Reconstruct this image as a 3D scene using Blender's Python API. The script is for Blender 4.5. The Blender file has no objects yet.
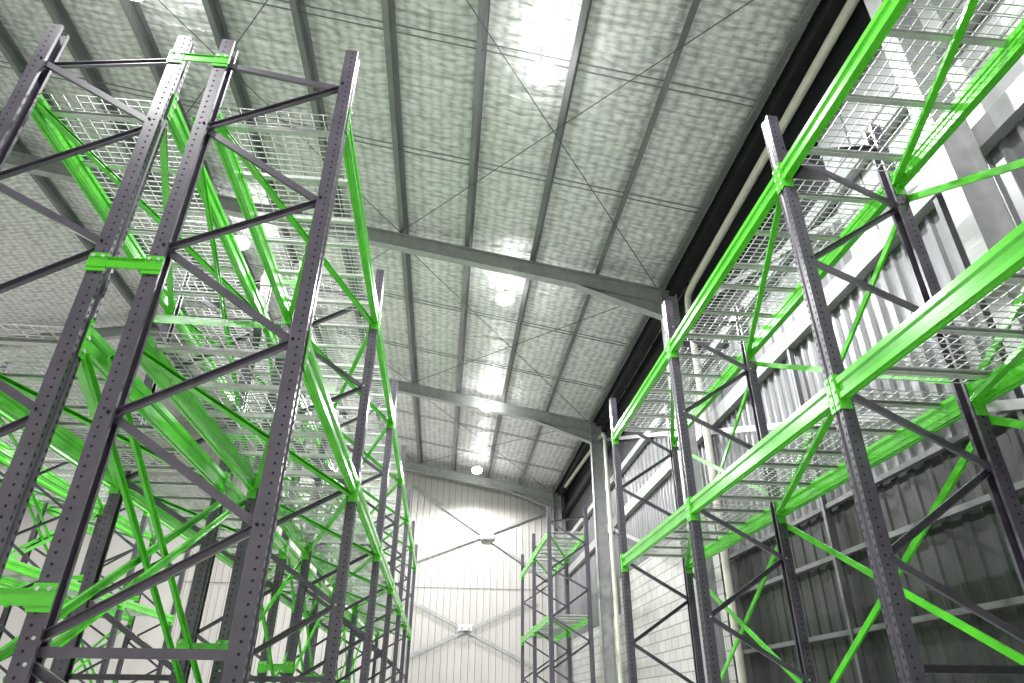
import bpy, math, random
from mathutils import Vector, Matrix, noise
random.seed(3)
sc = bpy.context.scene
CAMH = 1.6            # everything is authored relative to eye height, floor at -CAMH
FL = -CAMH

# ------------------------------------------------------------------ materials
def mat(name, col, rough=.5, metal=0., spec=.5, emit=None, estr=0.):
    m = bpy.data.materials.new(name); m.use_nodes = True
    b = m.node_tree.nodes['Principled BSDF']
    b.inputs['Base Color'].default_value = (*col, 1)
    b.inputs['Roughness'].default_value = rough
    b.inputs['Metallic'].default_value = metal
    b.inputs['Specular IOR Level'].default_value = spec
    if emit:
        b.inputs['Emission Color'].default_value = (*emit, 1)
        b.inputs['Emission Strength'].default_value = estr
    return m
def nodes(m):
    nt = m.node_tree
    return nt, nt.nodes['Principled BSDF']
def add_noise(m, scale, c1, c2, bump=0.0, stretch=(1,1,1), detail=4, rough=None):
    nt, b = nodes(m)
    tc = nt.nodes.new('ShaderNodeTexCoord'); mp = nt.nodes.new('ShaderNodeMapping')
    mp.inputs['Scale'].default_value = stretch
    nt.links.new(tc.outputs['Object'], mp.inputs['Vector'])
    n = nt.nodes.new('ShaderNodeTexNoise'); n.inputs['Scale'].default_value = scale; n.inputs['Detail'].default_value = detail
    nt.links.new(mp.outputs['Vector'], n.inputs['Vector'])
    r = nt.nodes.new('ShaderNodeValToRGB')
    r.color_ramp.elements[0].position = .3; r.color_ramp.elements[1].position = .7
    r.color_ramp.elements[0].color = (*c1, 1); r.color_ramp.elements[1].color = (*c2, 1)
    nt.links.new(n.outputs['Fac'], r.inputs['Fac']); nt.links.new(r.outputs['Color'], b.inputs['Base Color'])
    return m

M_UP = add_noise(mat('upright_charcoal_paint', (.07,.06,.085), .28, .0, .8), 9, (.060,.053,.073), (.092,.082,.108))
M_HOLE = mat('perforation_shadow', (.012,.010,.016), .8)
M_GRN = add_noise(mat('beam_green_paint', (.07,.72,.03), .20, 0, .8), 5, (.075,.50,.020), (.11,.63,.030))
M_GALV = add_noise(mat('galvanised_wire', (.72,.74,.72), .4, .3), 20, (.50,.51,.50), (.62,.63,.62))
M_STEEL = add_noise(mat('grey_structural_steel', (.3,.31,.31), .4, .2), 6, (.30,.31,.31), (.40,.41,.41))
M_PURL = add_noise(mat('purlin_galvanised', (.22,.24,.23), .4, .3), 4, (.14,.145,.15), (.22,.225,.23), stretch=(1,.3,1))
M_ROD = mat('tie_rod_steel', (.10,.10,.10), .5, .3)
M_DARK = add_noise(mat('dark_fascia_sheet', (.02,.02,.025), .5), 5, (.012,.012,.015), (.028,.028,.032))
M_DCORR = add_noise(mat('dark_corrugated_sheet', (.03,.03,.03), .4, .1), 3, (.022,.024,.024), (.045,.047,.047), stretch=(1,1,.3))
M_WHITE = add_noise(mat('white_panel_paint', (.78,.78,.76), .4), 3, (.40,.41,.42), (.48,.49,.50))
M_PIPE = add_noise(mat('beige_pvc_pipe', (.62,.56,.42), .35), 6, (.55,.53,.46), (.63,.61,.54))
M_CORR = add_noise(mat('zinc_corrugated_sheet', (.5,.52,.52), .38, .3), 3, (.14,.145,.15), (.24,.25,.255), stretch=(1,1,.2))
M_GREYW = add_noise(mat('grey_wall_lining', (.3,.31,.32), .45, .2), 2, (.10,.105,.11), (.15,.155,.16))
M_BACK = add_noise(mat('back_wall_cladding', (.74,.73,.68), .4), .8, (.46,.445,.42), (.54,.525,.495), stretch=(1,1,.3))
M_SEAM = mat('cladding_seam', (.16,.16,.145), .6)
M_FLOOR = add_noise(mat('polished_concrete', (.5,.5,.48), .3), 1.2, (.70,.68,.68), (.78,.76,.76))
M_LED = mat('led_lens', (1,1,1), .4, emit=(1,1,.98), estr=60)
M_HOUS = mat('lamp_housing', (.5,.5,.5), .4, .5)
M_PLAST = mat('white_plastic', (.8,.8,.8), .4)

# block wall
M_BLOCK = mat('white_block_wall', (.75,.75,.72), .6)
nt, b = nodes(M_BLOCK)
tc = nt.nodes.new('ShaderNodeTexCoord'); sp = nt.nodes.new('ShaderNodeSeparateXYZ'); cb = nt.nodes.new('ShaderNodeCombineXYZ')
nt.links.new(tc.outputs['Object'], sp.inputs[0]); nt.links.new(sp.outputs['Y'], cb.inputs['X']); nt.links.new(sp.outputs['Z'], cb.inputs['Y'])
br = nt.nodes.new('ShaderNodeTexBrick'); br.inputs['Scale'].default_value = 1
br.inputs['Color1'].default_value = (.50,.50,.48,1); br.inputs['Color2'].default_value = (.42,.42,.405,1); br.inputs['Mortar'].default_value = (.20,.20,.19,1)
br.inputs['Brick Width'].default_value = .4; br.inputs['Row Height'].default_value = .2; br.inputs['Mortar Size'].default_value = .010
nt.links.new(cb.outputs[0], br.inputs['Vector']); nt.links.new(br.outputs['Color'], b.inputs['Base Color'])

# foil insulation blanket: pale, quilted pillows in near-regular rows with fine crumple
M_FOIL = mat('foil_insulation_blanket', (.72,.74,.72), .38, .45, .4)
nt, b = nodes(M_FOIL)
tc = nt.nodes.new('ShaderNodeTexCoord'); mp = nt.nodes.new('ShaderNodeMapping'); mp.inputs['Scale'].default_value = (6.0, 8.5, 1)
nw = nt.nodes.new('ShaderNodeTexNoise'); nw.inputs['Scale'].default_value = 1.2; nw.inputs['Detail'].default_value = 2
nt.links.new(tc.outputs['Object'], nw.inputs['Vector'])
sc_ = nt.nodes.new('ShaderNodeVectorMath'); sc_.operation='SCALE'; sc_.inputs['Scale'].default_value=.10
nt.links.new(nw.outputs['Color'], sc_.inputs[0])
av = nt.nodes.new('ShaderNodeVectorMath'); av.operation='ADD'
nt.links.new(tc.outputs['Object'], av.inputs[0]); nt.links.new(sc_.outputs[0], av.inputs[1])
nt.links.new(av.outputs[0], mp.inputs['Vector'])
vo = nt.nodes.new('ShaderNodeTexVoronoi'); vo.feature = 'F1'; vo.inputs['Scale'].default_value = 1.0
vo.inputs['Randomness'].default_value=.32; vo.voronoi_dimensions='2D'
nt.links.new(mp.outputs[0], vo.inputs['Vector'])
mp2 = nt.nodes.new('ShaderNodeMapping'); mp2.inputs['Scale'].default_value=(2.5,10,1)
nt.links.new(av.outputs[0], mp2.inputs['Vector'])
no = nt.nodes.new('ShaderNodeTexNoise'); no.inputs['Scale'].default_value = 2.0; no.inputs['Detail'].default_value = 7; no.inputs['Roughness'].default_value=.62
nt.links.new(mp2.outputs[0], no.inputs['Vector'])
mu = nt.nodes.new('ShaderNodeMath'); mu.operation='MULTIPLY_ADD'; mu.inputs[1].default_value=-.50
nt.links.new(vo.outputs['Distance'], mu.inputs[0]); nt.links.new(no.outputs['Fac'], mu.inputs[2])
bp = nt.nodes.new('ShaderNodeBump'); bp.inputs['Strength'].default_value = 1.0; bp.inputs['Distance'].default_value = .035
nt.links.new(mu.outputs[0], bp.inputs['Height']); nt.links.new(bp.outputs[0], b.inputs['Normal'])
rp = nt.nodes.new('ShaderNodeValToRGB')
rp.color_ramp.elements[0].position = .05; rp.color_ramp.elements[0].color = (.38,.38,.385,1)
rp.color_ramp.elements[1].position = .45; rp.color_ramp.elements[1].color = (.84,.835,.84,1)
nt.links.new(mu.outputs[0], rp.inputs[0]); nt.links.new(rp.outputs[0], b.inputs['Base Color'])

# ------------------------------------------------------------------ mesh builder
class MB:
    def __init__(s): s.v=[]; s.f=[]; s.m=[]; s.mats=[]
    def mi(s, m):
        if m not in s.mats: s.mats.append(m)
        return s.mats.index(m)
    def box(s, x0,x1,y0,y1,z0,z1, m):
        if x0>x1: x0,x1=x1,x0
        if y0>y1: y0,y1=y1,y0
        if z0>z1: z0,z1=z1,z0
        n=len(s.v); i=s.mi(m)
        s.v += [(x0,y0,z0),(x1,y0,z0),(x1,y1,z0),(x0,y1,z0),(x0,y0,z1),(x1,y0,z1),(x1,y1,z1),(x0,y1,z1)]
        for q in ((3,2,1,0),(4,5,6,7),(0,1,5,4),(1,2,6,5),(2,3,7,6),(3,0,4,7)):
            s.f.append([n+k for k in q]); s.m.append(i)
    def prism(s, prof, a, b_, side, up, m):
        a=Vector(a); b_=Vector(b_); side=Vector(side); up=Vector(up); n=len(s.v); k=len(prof); i=s.mi(m)
        for o in (a,b_):
            for p in prof: s.v.append(tuple(o+side*p[0]+up*p[1]))
        for j in range(k):
            s.f.append([n+j, n+(j+1)%k, n+k+(j+1)%k, n+k+j]); s.m.append(i)
        s.f.append([n+j for j in reversed(range(k))]); s.m.append(i)
        s.f.append([n+k+j for j in range(k)]); s.m.append(i)
    def bar(s, a, b_, w, h, m, up=(0,0,1)):
        a=Vector(a); b_=Vector(b_); d=(b_-a).normalized(); up=Vector(up)
        side=d.cross(up)
        if side.length<1e-4: side=d.cross(Vector((1,0,0)))
        side.normalize(); u=side.cross(d).normalized()
        s.prism([(-w/2,-h/2),(w/2,-h/2),(w/2,h/2),(-w/2,h/2)], a,b_,side,u,m)
    def channel(s, a, b_, w, h, t, m, up):
        a=Vector(a); b_=Vector(b_); d=(b_-a).normalized(); up=Vector(up)
        side=d.cross(up).normalized(); u=side.cross(d).normalized()
        s.prism([(-w/2,-h/2),(w/2,-h/2),(w/2,-h/2+t),(-w/2+t,-h/2+t),(-w/2+t,h/2-t),(w/2,h/2-t),(w/2,h/2),(-w/2,h/2)],a,b_,side,u,m)
    def rod(s, a, b_, r, m, k=8, r2=None):
        a=Vector(a); b_=Vector(b_); d=(b_-a).normalized(); up=Vector((0,0,1))
        if abs(d.z)>.95: up=Vector((1,0,0))
        side=d.cross(up).normalized(); u=side.cross(d)
        n=len(s.v); i=s.mi(m); r2=r if r2 is None else r2
        for o,rr in ((a,r),(b_,r2)):
            for j in range(k): s.v.append(tuple(o+side*rr*math.cos(2*math.pi*j/k)+u*rr*math.sin(2*math.pi*j/k)))
        for j in range(k): s.f.append([n+j,n+(j+1)%k,n+k+(j+1)%k,n+k+j]); s.m.append(i)
        s.f.append([n+j for j in reversed(range(k))]); s.m.append(i)
        s.f.append([n+k+j for j in range(k)]); s.m.append(i)
    def lathe(s, prof, m, k=28):
        n=len(s.v); i=s.mi(m)
        for r,z in prof:
            for j in range(k): s.v.append((r*math.cos(2*math.pi*j/k), r*math.sin(2*math.pi*j/k), z))
        for q in range(len(prof)-1):
            for j in range(k):
                s.f.append([n+q*k+j, n+q*k+(j+1)%k, n+(q+1)*k+(j+1)%k, n+(q+1)*k+j]); s.m.append(i)
        s.f.append([n+j for j in reversed(range(k))]); s.m.append(i)
        s.f.append([n+(len(prof)-1)*k+j for j in range(k)]); s.m.append(i)
    def ngon(s, pts, m):
        n=len(s.v); s.v += [tuple(p) for p in pts]; s.f.append(list(range(n,n+len(pts)))); s.m.append(s.mi(m))
    def mesh(s, name):
        me=bpy.data.meshes.new(name); me.from_pydata(s.v,[],s.f)
        for m in s.mats: me.materials.append(m)
        me.polygons.foreach_set('material_index', s.m); me.update()
        return me
def obj(name, me, loc=(0,0,0), parent=None):
    if isinstance(me, MB): me=me.mesh(name)
    o=bpy.data.objects.new(name, me); o.location=loc; sc.collection.objects.link(o)
    if parent: o.parent=parent
    return o
def empty(name, loc=(0,0,0)):
    o=bpy.data.objects.new(name,None); o.location=loc; sc.collection.objects.link(o); return o

# ------------------------------------------------------------------ racking
TOP=4.13; D=.86
_cache={}
def frame_mesh(s):
    if ('f',s) in _cache: return _cache[('f',s)]
    mb=MB(); W=.10; Dp=.085; t=.006
    for xc,face in ((0,-s),(D*s,s)):
        f=face
        prof=[(f*Dp/2,-W/2),(f*Dp/2,-W*.22),(f*(Dp/2-.010),-W*.16),(f*(Dp/2-.010),W*.16),(f*Dp/2,W*.22),(f*Dp/2,W/2),
              (-f*Dp/2,W/2),(-f*Dp/2,W/2-.022),(-f*(Dp/2-t),W/2-.022),(-f*(Dp/2-t),W/2-t),(f*(Dp/2-.018),W/2-t),
              (f*(Dp/2-.018),-W/2+t),(-f*(Dp/2-t),-W/2+t),(-f*(Dp/2-t),-W/2+.022),(-f*Dp/2,-W/2+.022),(-f*Dp/2,-W/2)]
        mb.prism(prof,(xc,0,FL+.01),(xc,0,TOP),(1,0,0),(0,1,0),M_UP)
        mb.box(xc-.08,xc+.08,-.07,.07,FL,FL+.012,M_UP)
        z=FL+.1
        while z<TOP-.03:
            for yo in (-W*.36,W*.36):
                xx=xc+f*(Dp/2+.0008)
                mb.ngon([(xx,yo+.008*math.cos(a*math.pi/3)*1.0,z+.013*math.sin(a*math.pi/3)) for a in range(6)],M_HOLE)
            for yy in (-W/2-.0008,W/2+.0008):
                mb.ngon([(xc+f*.008+.008*math.cos(a*math.pi/3),yy,z+.008*math.sin(a*math.pi/3)) for a in range(6)],M_HOLE)
            z+=.05
    fr=[.75,1.75,2.75,3.78]; rr=[.25,1.28,2.32,3.3]
    xf=.02*s; xr=(D-.02)*s
    pts=[]
    for a,b_ in zip(rr,fr): pts += [(xr,a),(xf,b_)]
    pts.append((xr,3.93))
    low=[(xr,.15),(xf,-.3),(xr,-.8),(xf,-1.3)]
    for P in (pts,low):
        for i in range(len(P)-1):
            (xa,za),(xb,zb)=P[i],P[i+1]
            yo=.012 if i%2 else -.012
            mb.channel((xa,yo,za),(xb,yo,zb),.025,.042,.004,M_UP,(0,0,1))
            for (x,zz) in (P[i],P[i+1]):
                mb.rod((x,-.056,zz),(x,.056,zz),.009,M_GALV,6)
    for z in (.2,-1.35):
        mb.channel((xf,0,z),(xr,0,z),.025,.042,.004,M_UP,(0,0,1))
    me=mb.mesh('upright_frame'); _cache[('f',s)]=me; return me
def beam_mesh(L,s):
    k=('b',round(L,3),s)
    if k in _cache: return _cache[k]
    mb=MB(); h=.135; d=.06
    prof=[(-d/2,0),(-d/2,.035),(-d/2+.014,.047),(-d/2+.014,.085),(-d/2,.097),(-d/2,h),(d/2,h),(d/2,.097),(d/2-.008,.085),(d/2-.008,.047),(d/2,.035),(d/2,0),
          (d*.2,0),(d*.12,.008),(-d*.12,.008),(-d*.2,0)]
    prof=[(p[0]*s,p[1]-h) for p in prof]
    mb.prism(prof,(-.012*s,.055,0),(-.012*s,L-.055,0),(1,0,0),(0,0,1),M_GRN)
    for y0,y1 in ((.05,.056),(L-.056,L-.05)):
        mb.box(-.05*s,.03*s,y0,y1,-.20,.03,M_GRN)
    for ya,yb in ((.005,.055),(L-.055,L-.005)):
        mb.box(-.0445*s,-.050*s,ya,yb,-.20,.03,M_GRN)
        for zz in (-.16,-.08,0.0):
            mb.rod((-.050*s,(ya+yb)/2,zz),(-.058*s,(ya+yb)/2,zz),.011,M_GALV,8)
    me=mb.mesh('green_beam'); _cache[k]=me; return me
def deck_mesh(L,s):
    k=('d',round(L,3),s)
    if k in _cache: return _cache[k]
    mb=MB(); r=.0030
    y0=.07; y1=L-.07; x0=-.01; x1=D+.01
    half=(y1-y0)/2
    for p in range(2):
        a=y0+p*half+.008; b_=a+half-.016
        n=11
        for i in range(n+1):
            x=x0+(x1-x0)*i/n
            mb.box(x*s-r,x*s+r,a,b_,.006,.012,M_GALV)
        m=22
        for j in range(m+1):
            y=a+(b_-a)*j/m
            mb.box(x0*s,x1*s,y-r,y+r,.001,.0062,M_GALV)
            for xe in (x0,x1):
                mb.box(xe*s-r,xe*s+r,y-r,y+r,-.035,.006,M_GALV)
        for q in (.12,.5,.88):
            y=a+(b_-a)*q
            mb.channel((.02*s,y,-.016),(D*s-.02*s,y,-.016),.04,.03,.003,M_GALV,(0,0,1))
    me=mb.mesh('wire_mesh_deck'); _cache[k]=me; return me
def rack(xf, s, ys, levels=(0.03,1.81,3.59), spine=True, name='pallet_rack', plan=1):
    root=empty(name,(xf,ys[0],0))
    for y in ys: obj('upright_frame',frame_mesh(s),(0,y-ys[0],0),root)
    for i in range(len(ys)-1):
        L=ys[i+1]-ys[i]; yy=ys[i]-ys[0]
        for z in levels:
            obj('front_beam',beam_mesh(L,s),(0,yy,z),root)
            obj('rear_beam',beam_mesh(L,-s),(D*s,yy,z),root)
            obj('wire_mesh_deck',deck_mesh(L,s),(0,yy,z),root)
            mb=MB()
            mb.channel((.02*s,.06,-.10),(D*s-.02*s,L-.06,-.10),.045,.03,.004,M_GRN,(0,0,1))
            if plan==2: mb.channel((D*s-.02*s,.06,-.135),(.02*s,L-.06,-.135),.045,.03,.004,M_GRN,(0,0,1))
            obj('plan_brace',mb,(0,yy,z),root)
        if spine:
            mb=MB(); lv=list(levels)
            for j in range(len(lv)-1):
                z0,z1=lv[j]+.05,lv[j+1]-.20
                if (i+j)%2==0 or spine=='x':
                    mb.channel((D*s+.062*s,.0,z0),(D*s+.062*s,L,z1),.020,.05,.004,M_GRN,(0,0,1))
                    mb.channel((D*s+.084*s,.0,z1),(D*s+.084*s,L,z0),.020,.05,.004,M_GRN,(0,0,1))
            if mb.v: obj('spine_brace',mb,(0,yy,0),root)
    return root
def spacers(root,xa,xb,ys):
    for y in ys:
        for z in (3.9,2.17,.41,-1.2):
            mb=MB(); w=xb-xa
            mb.channel((-.05,-.058,z),(w+.05,-.058,z),.012,.07,.003,M_GRN,(0,0,1))
            mb.box(-.05,.05,-.053,-.060,z-.06,z+.06,M_GRN)
            mb.box(w-.05,w+.05,-.053,-.060,z-.06,z+.06,M_GRN)
            for xx in (-.025,.025,w-.025,w+.025): mb.rod((xx,-.060,z+.035),(xx,-.070,z+.035),.01,M_GALV,6)
            obj('row_spacer',mb,(xa-root.location.x,y-ys[0],0),root)
YR=[.80,3.53,6.25,8.98]
rack(2.38,1,YR,spine='x',plan=1)
rack(2.30,1,[15.1,17.82,20.54],spine=False)
YL=[3.27+2.72*i for i in range(7)]
r1=rack(-.87,-1,YL,plan=2,spine='x')
rack(-2.89,1,YL,plan=2)
spacers(r1,-2.03,-1.73,YL)
YL2=[3.27+2.72*i for i in range(6)]
r2=rack(-6.14,-1,YL2)
rack(-8.16,1,YL2)
spacers(r2,-7.30,-7.00,YL2)
rack(-11.4,-1,YL2)

# ------------------------------------------------------------------ building
SL=.18; RX=-9.0; XE=4.05; YF=-5.0; YB=24.5; XL=-22.0
def zr(x):
    return 7.3+SL*(3.9-x) if x>=RX else 7.3+SL*(3.9-RX)-SL*(RX-x)
mb=MB(); mb.box(XL,6.5,YF,YB,FL-.2,FL,M_FLOOR); obj('floor',mb)
PX=[3.87-1.255*i for i in range(11)]
def roofpatch(x0,x1,y0,y1,dx,dy):
    nx=int((x1-x0)/dx); ny=int((y1-y0)/dy); V=[];F=[]
    for j in range(ny+1):
        y=y0+(y1-y0)*j/ny
        for i in range(nx+1):
            x=x0+(x1-x0)*i/nx; z=zr(x)
            t=((3.87-x)/1.255)%1.0
            z-= .035*4*t*(1-t)
            z+= .016*noise.noise((x*3,y*7,0))+.009*noise.noise((x*8,y*16,3))
            u=(y/1.2)%1.0; z+= .04*math.exp(-((u-.5)/.028)**2)
            V.append((x,y,z))
    for j in range(ny):
        for i in range(nx):
            a=j*(nx+1)+i; F.append((a,a+nx+1,a+nx+2,a+1))
    return V,F
V,F=roofpatch(RX,XE+.4,YF,YB,.07,.06)
me=bpy.data.meshes.new('ceiling'); me.from_pydata(V,[],F); me.materials.append(M_FOIL)
me.polygons.foreach_set('use_smooth',[True]*len(F)); ceil=obj('ceiling',me)
mb=MB()
mb.ngon([(XL,YF,zr(XL)),(XL,YB,zr(XL)),(RX,YB,zr(RX)),(RX,YF,zr(RX))],M_FOIL); obj('ceiling_far_slope',mb)
mb=MB(); mb.prism([(RX,zr(RX)+.06),(6.5,zr(6.5)+.06),(6.5,zr(6.5)+.10),(RX,zr(RX)+.10),(XL,zr(XL)+.10),(XL,zr(XL)+.06)],(0,YF,0),(0,YB,0),(1,0,0),(0,0,1),M_STEEL); obj('roof_sheeting',mb)

root=empty('roof_purlins')
for x in PX:
    z=zr(x)-.03; mb=MB(); w=.075;h=.2;t=.008
    mb.prism([(0,0),(w,0),(w,-.02),(w-t,-.02),(w-t,-t),(t,-t),(t,-h),(-w,-h),(-w,-h+.02),(-w+t,-h+.02),(-w+t,-h+t),(0,-h+t)],(x,YF,z),(x,YB,z),(1,0,0),(0,0,1),M_PURL)
    obj('purlin',mb,(0,0,0),root)
mb=MB()
for y in (1.4,5.8,8.0,12.6,14.9,19.3,21.6):
    for i in range(len(PX)-1):
        xa,xb=PX[i+1],PX[i]
        mb.rod((xa,y,zr(xa)-.16),(xb,y,zr(xb)-.16),.010,M_PURL,6)
        mb.rod((xa,y+.11,zr(xa)-.16),(xb,y+.11,zr(xb)-.16),.010,M_PURL,6)
obj('purlin_bridging',mb,(0,0,0),root)
mb=MB(); PY=[3.6,10.3,17.0,23.9]
for i in range(3):
    y0,y1=PY[i]+.15,PY[i+1]-.15
    for xa,xb in ((3.7,-1.2),(-1.2,-6.2)):
        mb.rod((xa,y0,zr(xa)-.26),(xb,y1,zr(xb)-.26),.008,M_ROD,6)
        mb.rod((xb,y0,zr(xb)-.28),(xa,y1,zr(xa)-.28),.008,M_ROD,6)
obj('roof_cross_bracing',mb)
def ibeam_prof(w,h,t): return [(-w/2,0),(w/2,0),(w/2,t),(t/2,t),(t/2,h-t),(w/2,h-t),(w/2,h),(-w/2,h),(-w/2,h-t),(-t/2,h-t),(-t/2,t),(-w/2,t)]
for y in [-3.1]+PY:
    root=empty('steel_frame',(0,y,0)); mb=MB()
    h=.32
    def rz(x): return zr(x)-.235
    mb.prism(ibeam_prof(.17,h,.014),(3.9,0,rz(3.9)-h),(RX,0,rz(RX)-h),(0,1,0),(0,0,1),M_STEEL)
    mb.prism(ibeam_prof(.17,h,.014),(XL+.3,0,rz(XL+.3)-h),(RX,0,rz(RX)-h),(0,1,0),(0,0,1),M_STEEL)
    obj('rafter',mb,(0,0,0),root)
    mb=MB()
    x0,x1=3.80,2.2; za=rz(x0)-h; zb=rz(x1)-h
    mb.prism([(x0,za),(x1,zb),(x0,za-.30)],(0,-.006,0),(0,.006,0),(1,0,0),(0,0,1),M_STEEL)
    mb.bar((x1,0,zb-.006),(x0,0,za-.30),.17,.012,M_STEEL)
    obj('haunch',mb,(0,0,0),root)
    mb=MB(); xc=3.80
    mb.box(xc,xc+.014,-.09,.09,FL,rz(xc),M_STEEL); mb.box(xc+.296,xc+.31,-.09,.09,FL,rz(xc+.3),M_STEEL)
    mb.box(xc+.014,xc+.296,-.006,.006,FL,rz(xc+.3),M_STEEL)
    for zz in (rz(xc)-h-.30,rz(xc)-.05): mb.box(xc+.014,xc+.296,-.08,.08,zz-.006,zz+.006,M_STEEL)
    mb.box(xc-.05,xc+.36,-.13,.13,FL,FL+.02,M_STEEL)
    for zz in [rz(xc)-.1-.12*i for i in range(5)]:
        for yy in (-.05,.05): mb.rod((xc-.016,yy,zz),(xc,yy,zz),.014,M_GALV,6)
    obj('column',mb,(0,0,0),root)
root=empty('wall_back'); mb=MB()
mb.prism([(XL,FL),(6.5,FL),(6.5,zr(6.5)),(RX,zr(RX)),(XL,zr(XL))],(0,YB,0),(0,YB+.15,0),(1,0,0),(0,0,1),M_BACK)
obj('wall_panel',mb,parent=root)
mb=MB(); x=-9.0
while x<4.3:
    zz=zr(x)-.05
    mb.box(x-.012,x+.012,YB-.026,YB,FL,zz,M_BACK); mb.box(x+.012,x+.026,YB-.002,YB,FL,zz,M_SEAM)
    mb.box(x+.110,x+.122,YB-.010,YB,FL,zz,M_BACK)
    x+=.23
obj('cladding_ribs',mb,parent=root)
mb=MB()
mb.box(-9,4.2,YB-.030,YB-.024,3.71,3.73,M_SEAM)
obj('trim_sheet_lap',mb,parent=root)
mb=MB()
for a,b_ in (((-1.4,7.30),(3.74,4.0)),((-1.44,4.45),(3.70,6.50)),((-1.4,3.38),(3.1,1.27)),((-1.2,1.46),(3.2,3.38))):
    mb.bar((a[0],YB-.10,a[1]),(b_[0],YB-.10,b_[1]),.012,.10,M_STEEL)
obj('wall_cross_bracing',mb)
for x,z in ((1.44,5.5),(.77,2.43)):
    mb=MB(); mb.box(-.2,.2,-.12,0,-.08,.08,M_PLAST); mb.box(-.24,.24,-.02,.02,-.10,.10,M_PLAST)
    mb.rod((-.12,-.14,-.02),(-.12,-.08,.0),.05,M_GALV,12); mb.rod((.12,-.14,-.02),(.12,-.08,.0),.05,M_GALV,12)
    obj('emergency_light',mb,(x,YB-.13,z))
mb=MB(); mb.prism([(XL,FL),(6.5,FL),(6.5,zr(6.5)),(RX,zr(RX)),(XL,zr(XL))],(0,YF-.15,0),(0,YF,0),(1,0,0),(0,0,1),M_BACK); obj('wall_front',mb)
mb=MB(); mb.box(XL-.15,XL,YF,YB,FL,zr(XL),M_BACK); obj('wall_left',mb)

# right wall
XW=4.35
root=empty('wall_right')
def corr(y0,y1,z0,z1,m,pitch=.19,depth=.035,x=XW):
    mb=MB(); prof=[]; y=y0
    while y<y1-1e-6:
        prof += [(y,0),(y+pitch*.55,0),(y+pitch*.65,-depth),(y+pitch*.9,-depth)]; y+=pitch
    prof += [(y,0),(y,.03),(y0,.03)]
    mb.prism([(p[0],p[1]) for p in prof],(x,0,z0),(x,0,z1),(0,1,0),(1,0,0),m); return mb
obj('lower_dark_sheet',corr(YF,10.3,FL,2.08,M_DCORR,.25,.012),parent=root)
mb=MB()
for z in (2.04,1.5,.74,-.1,-1.0): mb.channel((XW-.075,YF,z),(XW-.075,10.3,z),.06,.05,.004,M_PURL,(0,0,1))
y=-4.5
while y<10.3:
    mb.box(XW-.12,XW-.06,y-.025,y+.025,FL,4.2,M_PURL); y+=2.9
obj('wall_rail',mb,parent=root)
obj('corrugated_sheet',corr(YF,YB,2.08,4.2,M_CORR),parent=root)
mb=MB(); mb.box(XW,XW+.15,10.3,YB,FL,2.08,M_BLOCK); mb.box(XW-.06,XW-.045,10.4,16.8,FL,2.85,M_BLOCK); obj('block_wall',mb,parent=root)
obj('grey_lining',corr(5.6,YB,4.2,5.3,M_GREYW,.3,.02),parent=root)
mb=MB(); mb.box(XW,XW+.1,YF,5.6,4.2,6.3,M_WHITE)
for z in (4.9,5.6): mb.box(XW-.006,XW,YF,5.6,z-.01,z+.01,M_SEAM)
y=-4.5
while y<5.6:
    mb.box(XW-.006,XW,y-.01,y+.01,4.2,6.3,M_SEAM); y+=1.2
obj('white_panels',mb,parent=root)
mb=MB(); mb.box(XW+.01,XW+.12,5.6,YB,5.3,6.3,M_DARK); mb.box(XW+.0,XW+.12,YF,YB,6.3,zr(XW)+.05,M_DARK); obj('fascia',mb,parent=root)
mb=MB()
for z,m,h in ((4.2,M_STEEL,.22),(5.30,M_STEEL,.15),(6.35,M_DARK,.2)):
    mb.channel((XW-.08,YF,z),(XW-.08,YB,z),.12,h,.01,m,(0,0,1))
mb.box(3.98,4.2,YF,YB,zr(4.0)-.32,zr(4.2)-.03,M_DARK)
obj('wall_girts',mb)
mb=MB()
for y0,y1 in ((3.8,10.1),(10.5,16.8)):
    mb.bar((4.18,y0,4.3),(4.18,y1,6.5),.012,.08,M_STEEL)
    mb.bar((4.16,y0,1.9),(4.16,y1,4.1),.012,.08,M_STEEL)
obj('wall_diagonal_bracing',mb)
def pipe(name,pts,r,m):
    cu=bpy.data.curves.new(name,'CURVE'); cu.dimensions='3D'; cu.bevel_depth=r; cu.bevel_resolution=4
    sp=cu.splines.new('POLY'); sp.points.add(len(pts)-1)
    for i,p in enumerate(pts): sp.points[i].co=(*p,1)
    cu.materials.append(m); o=bpy.data.objects.new(name,cu); sc.collection.objects.link(o); return o
pipe('drain_pipe',[(4.05,YF,7.0),(4.05,9.3,6.55),(4.05,9.5,6.52),(4.05,9.58,6.46),(4.05,9.6,6.35),(4.05,9.6,FL)],.06,M_PIPE)
pipe('drain_pipe',[(4.05,22.5,6.9),(4.05,16.5,6.55),(4.05,16.35,6.4),(4.05,16.35,FL)],.055,M_PIPE)

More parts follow.
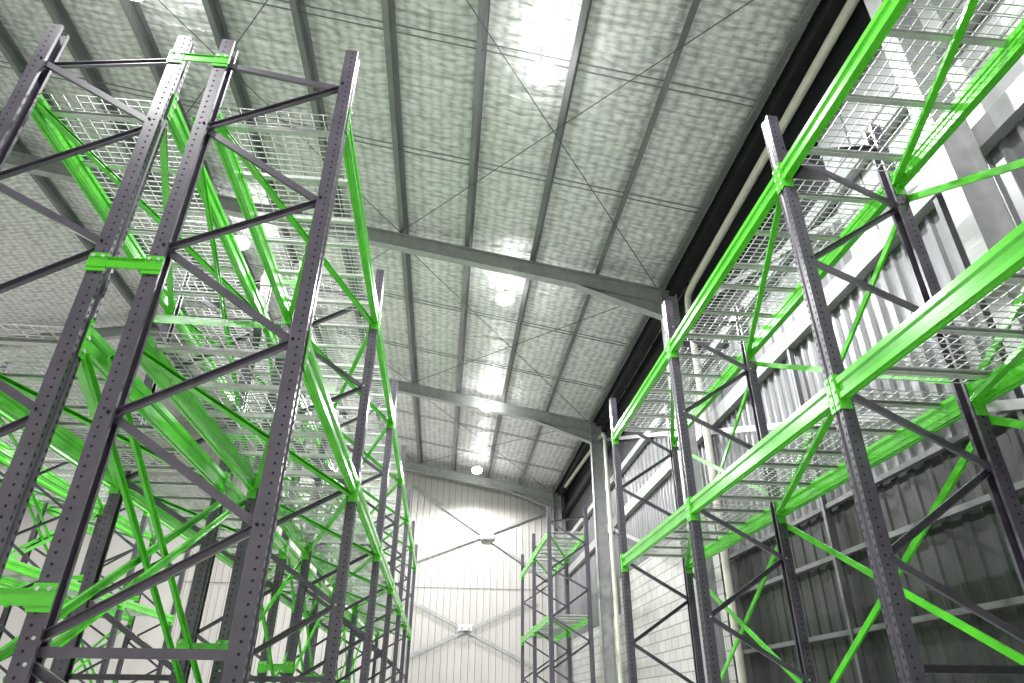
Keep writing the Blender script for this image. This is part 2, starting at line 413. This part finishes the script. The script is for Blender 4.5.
# ------------------------------------------------------------------ lamps: round high-bays, emissive bowl enlarged to add glow on the ceiling
def lamp(x,y,power):
    z=zr(x)-.50
    root=empty('high_bay_light',(x,y,z))
    mb=MB()
    mb.lathe([(.10,.0),(.095,.03),(.06,.05),(.045,.12),(.02,.13)],M_HOUS)
    for i in range(12):
        a=i*math.pi/6; c,s_=math.cos(a),math.sin(a)
        mb.bar((.04*c,.04*s_,.05),(.09*c,.09*s_,.05),.006,.05,M_HOUS)
    mb.rod((0,0,.12),(0,0,.44),.008,M_HOUS,6)
    obj('housing',mb,parent=root)
    mb=MB(); R=.18
    mb.lathe([(R*.5,0),(R*.85,-.02),(R,-.06),(R*.97,-.11),(R*.8,-.15),(R*.5,-.18),(R*.15,-.19)],M_LED)
    obj('glow_bowl',mb,parent=root)
    L=bpy.data.lights.new('led_source','SPOT'); L.energy=power; L.shadow_soft_size=.10; L.color=(1,.992,.992)
    L.spot_size=math.radians(165); L.spot_blend=.35
    o=bpy.data.objects.new('led_source',L); o.location=(0,0,-.32); sc.collection.objects.link(o); o.parent=root
for y in (.3,5.75,11.2,16.7,22.2): lamp(.9,y,1050)
for y in (.3,5.75,11.2,16.7,22.2): lamp(-4.5,y,1050)
for y in (5,17): lamp(-14,y,1400)

w=bpy.data.worlds.new('world'); sc.world=w; w.use_nodes=True
w.node_tree.nodes['Background'].inputs[0].default_value=(.5,.55,.55,1); w.node_tree.nodes['Background'].inputs[1].default_value=.3

for o in list(sc.objects):
    if o.parent is None: o.location.z += CAMH

# ------------------------------------------------------------------ camera
Yw=Vector((-74,-368,-660)).normalized(); Zw=Vector((10,1183,-660)).normalized()
Xw=Yw.cross(Zw).normalized(); Zw=Xw.cross(Yw).normalized()
R=Matrix((Xw,Yw,Zw))
cam=bpy.data.cameras.new('camera'); cam.sensor_width=36; cam.lens=660/1024*36; cam.clip_end=200
co=bpy.data.objects.new('camera',cam); sc.collection.objects.link(co)
co.matrix_world=Matrix.Translation((0,0,CAMH)) @ R.to_4x4()
sc.camera=co
sc.view_settings.view_transform='Standard'
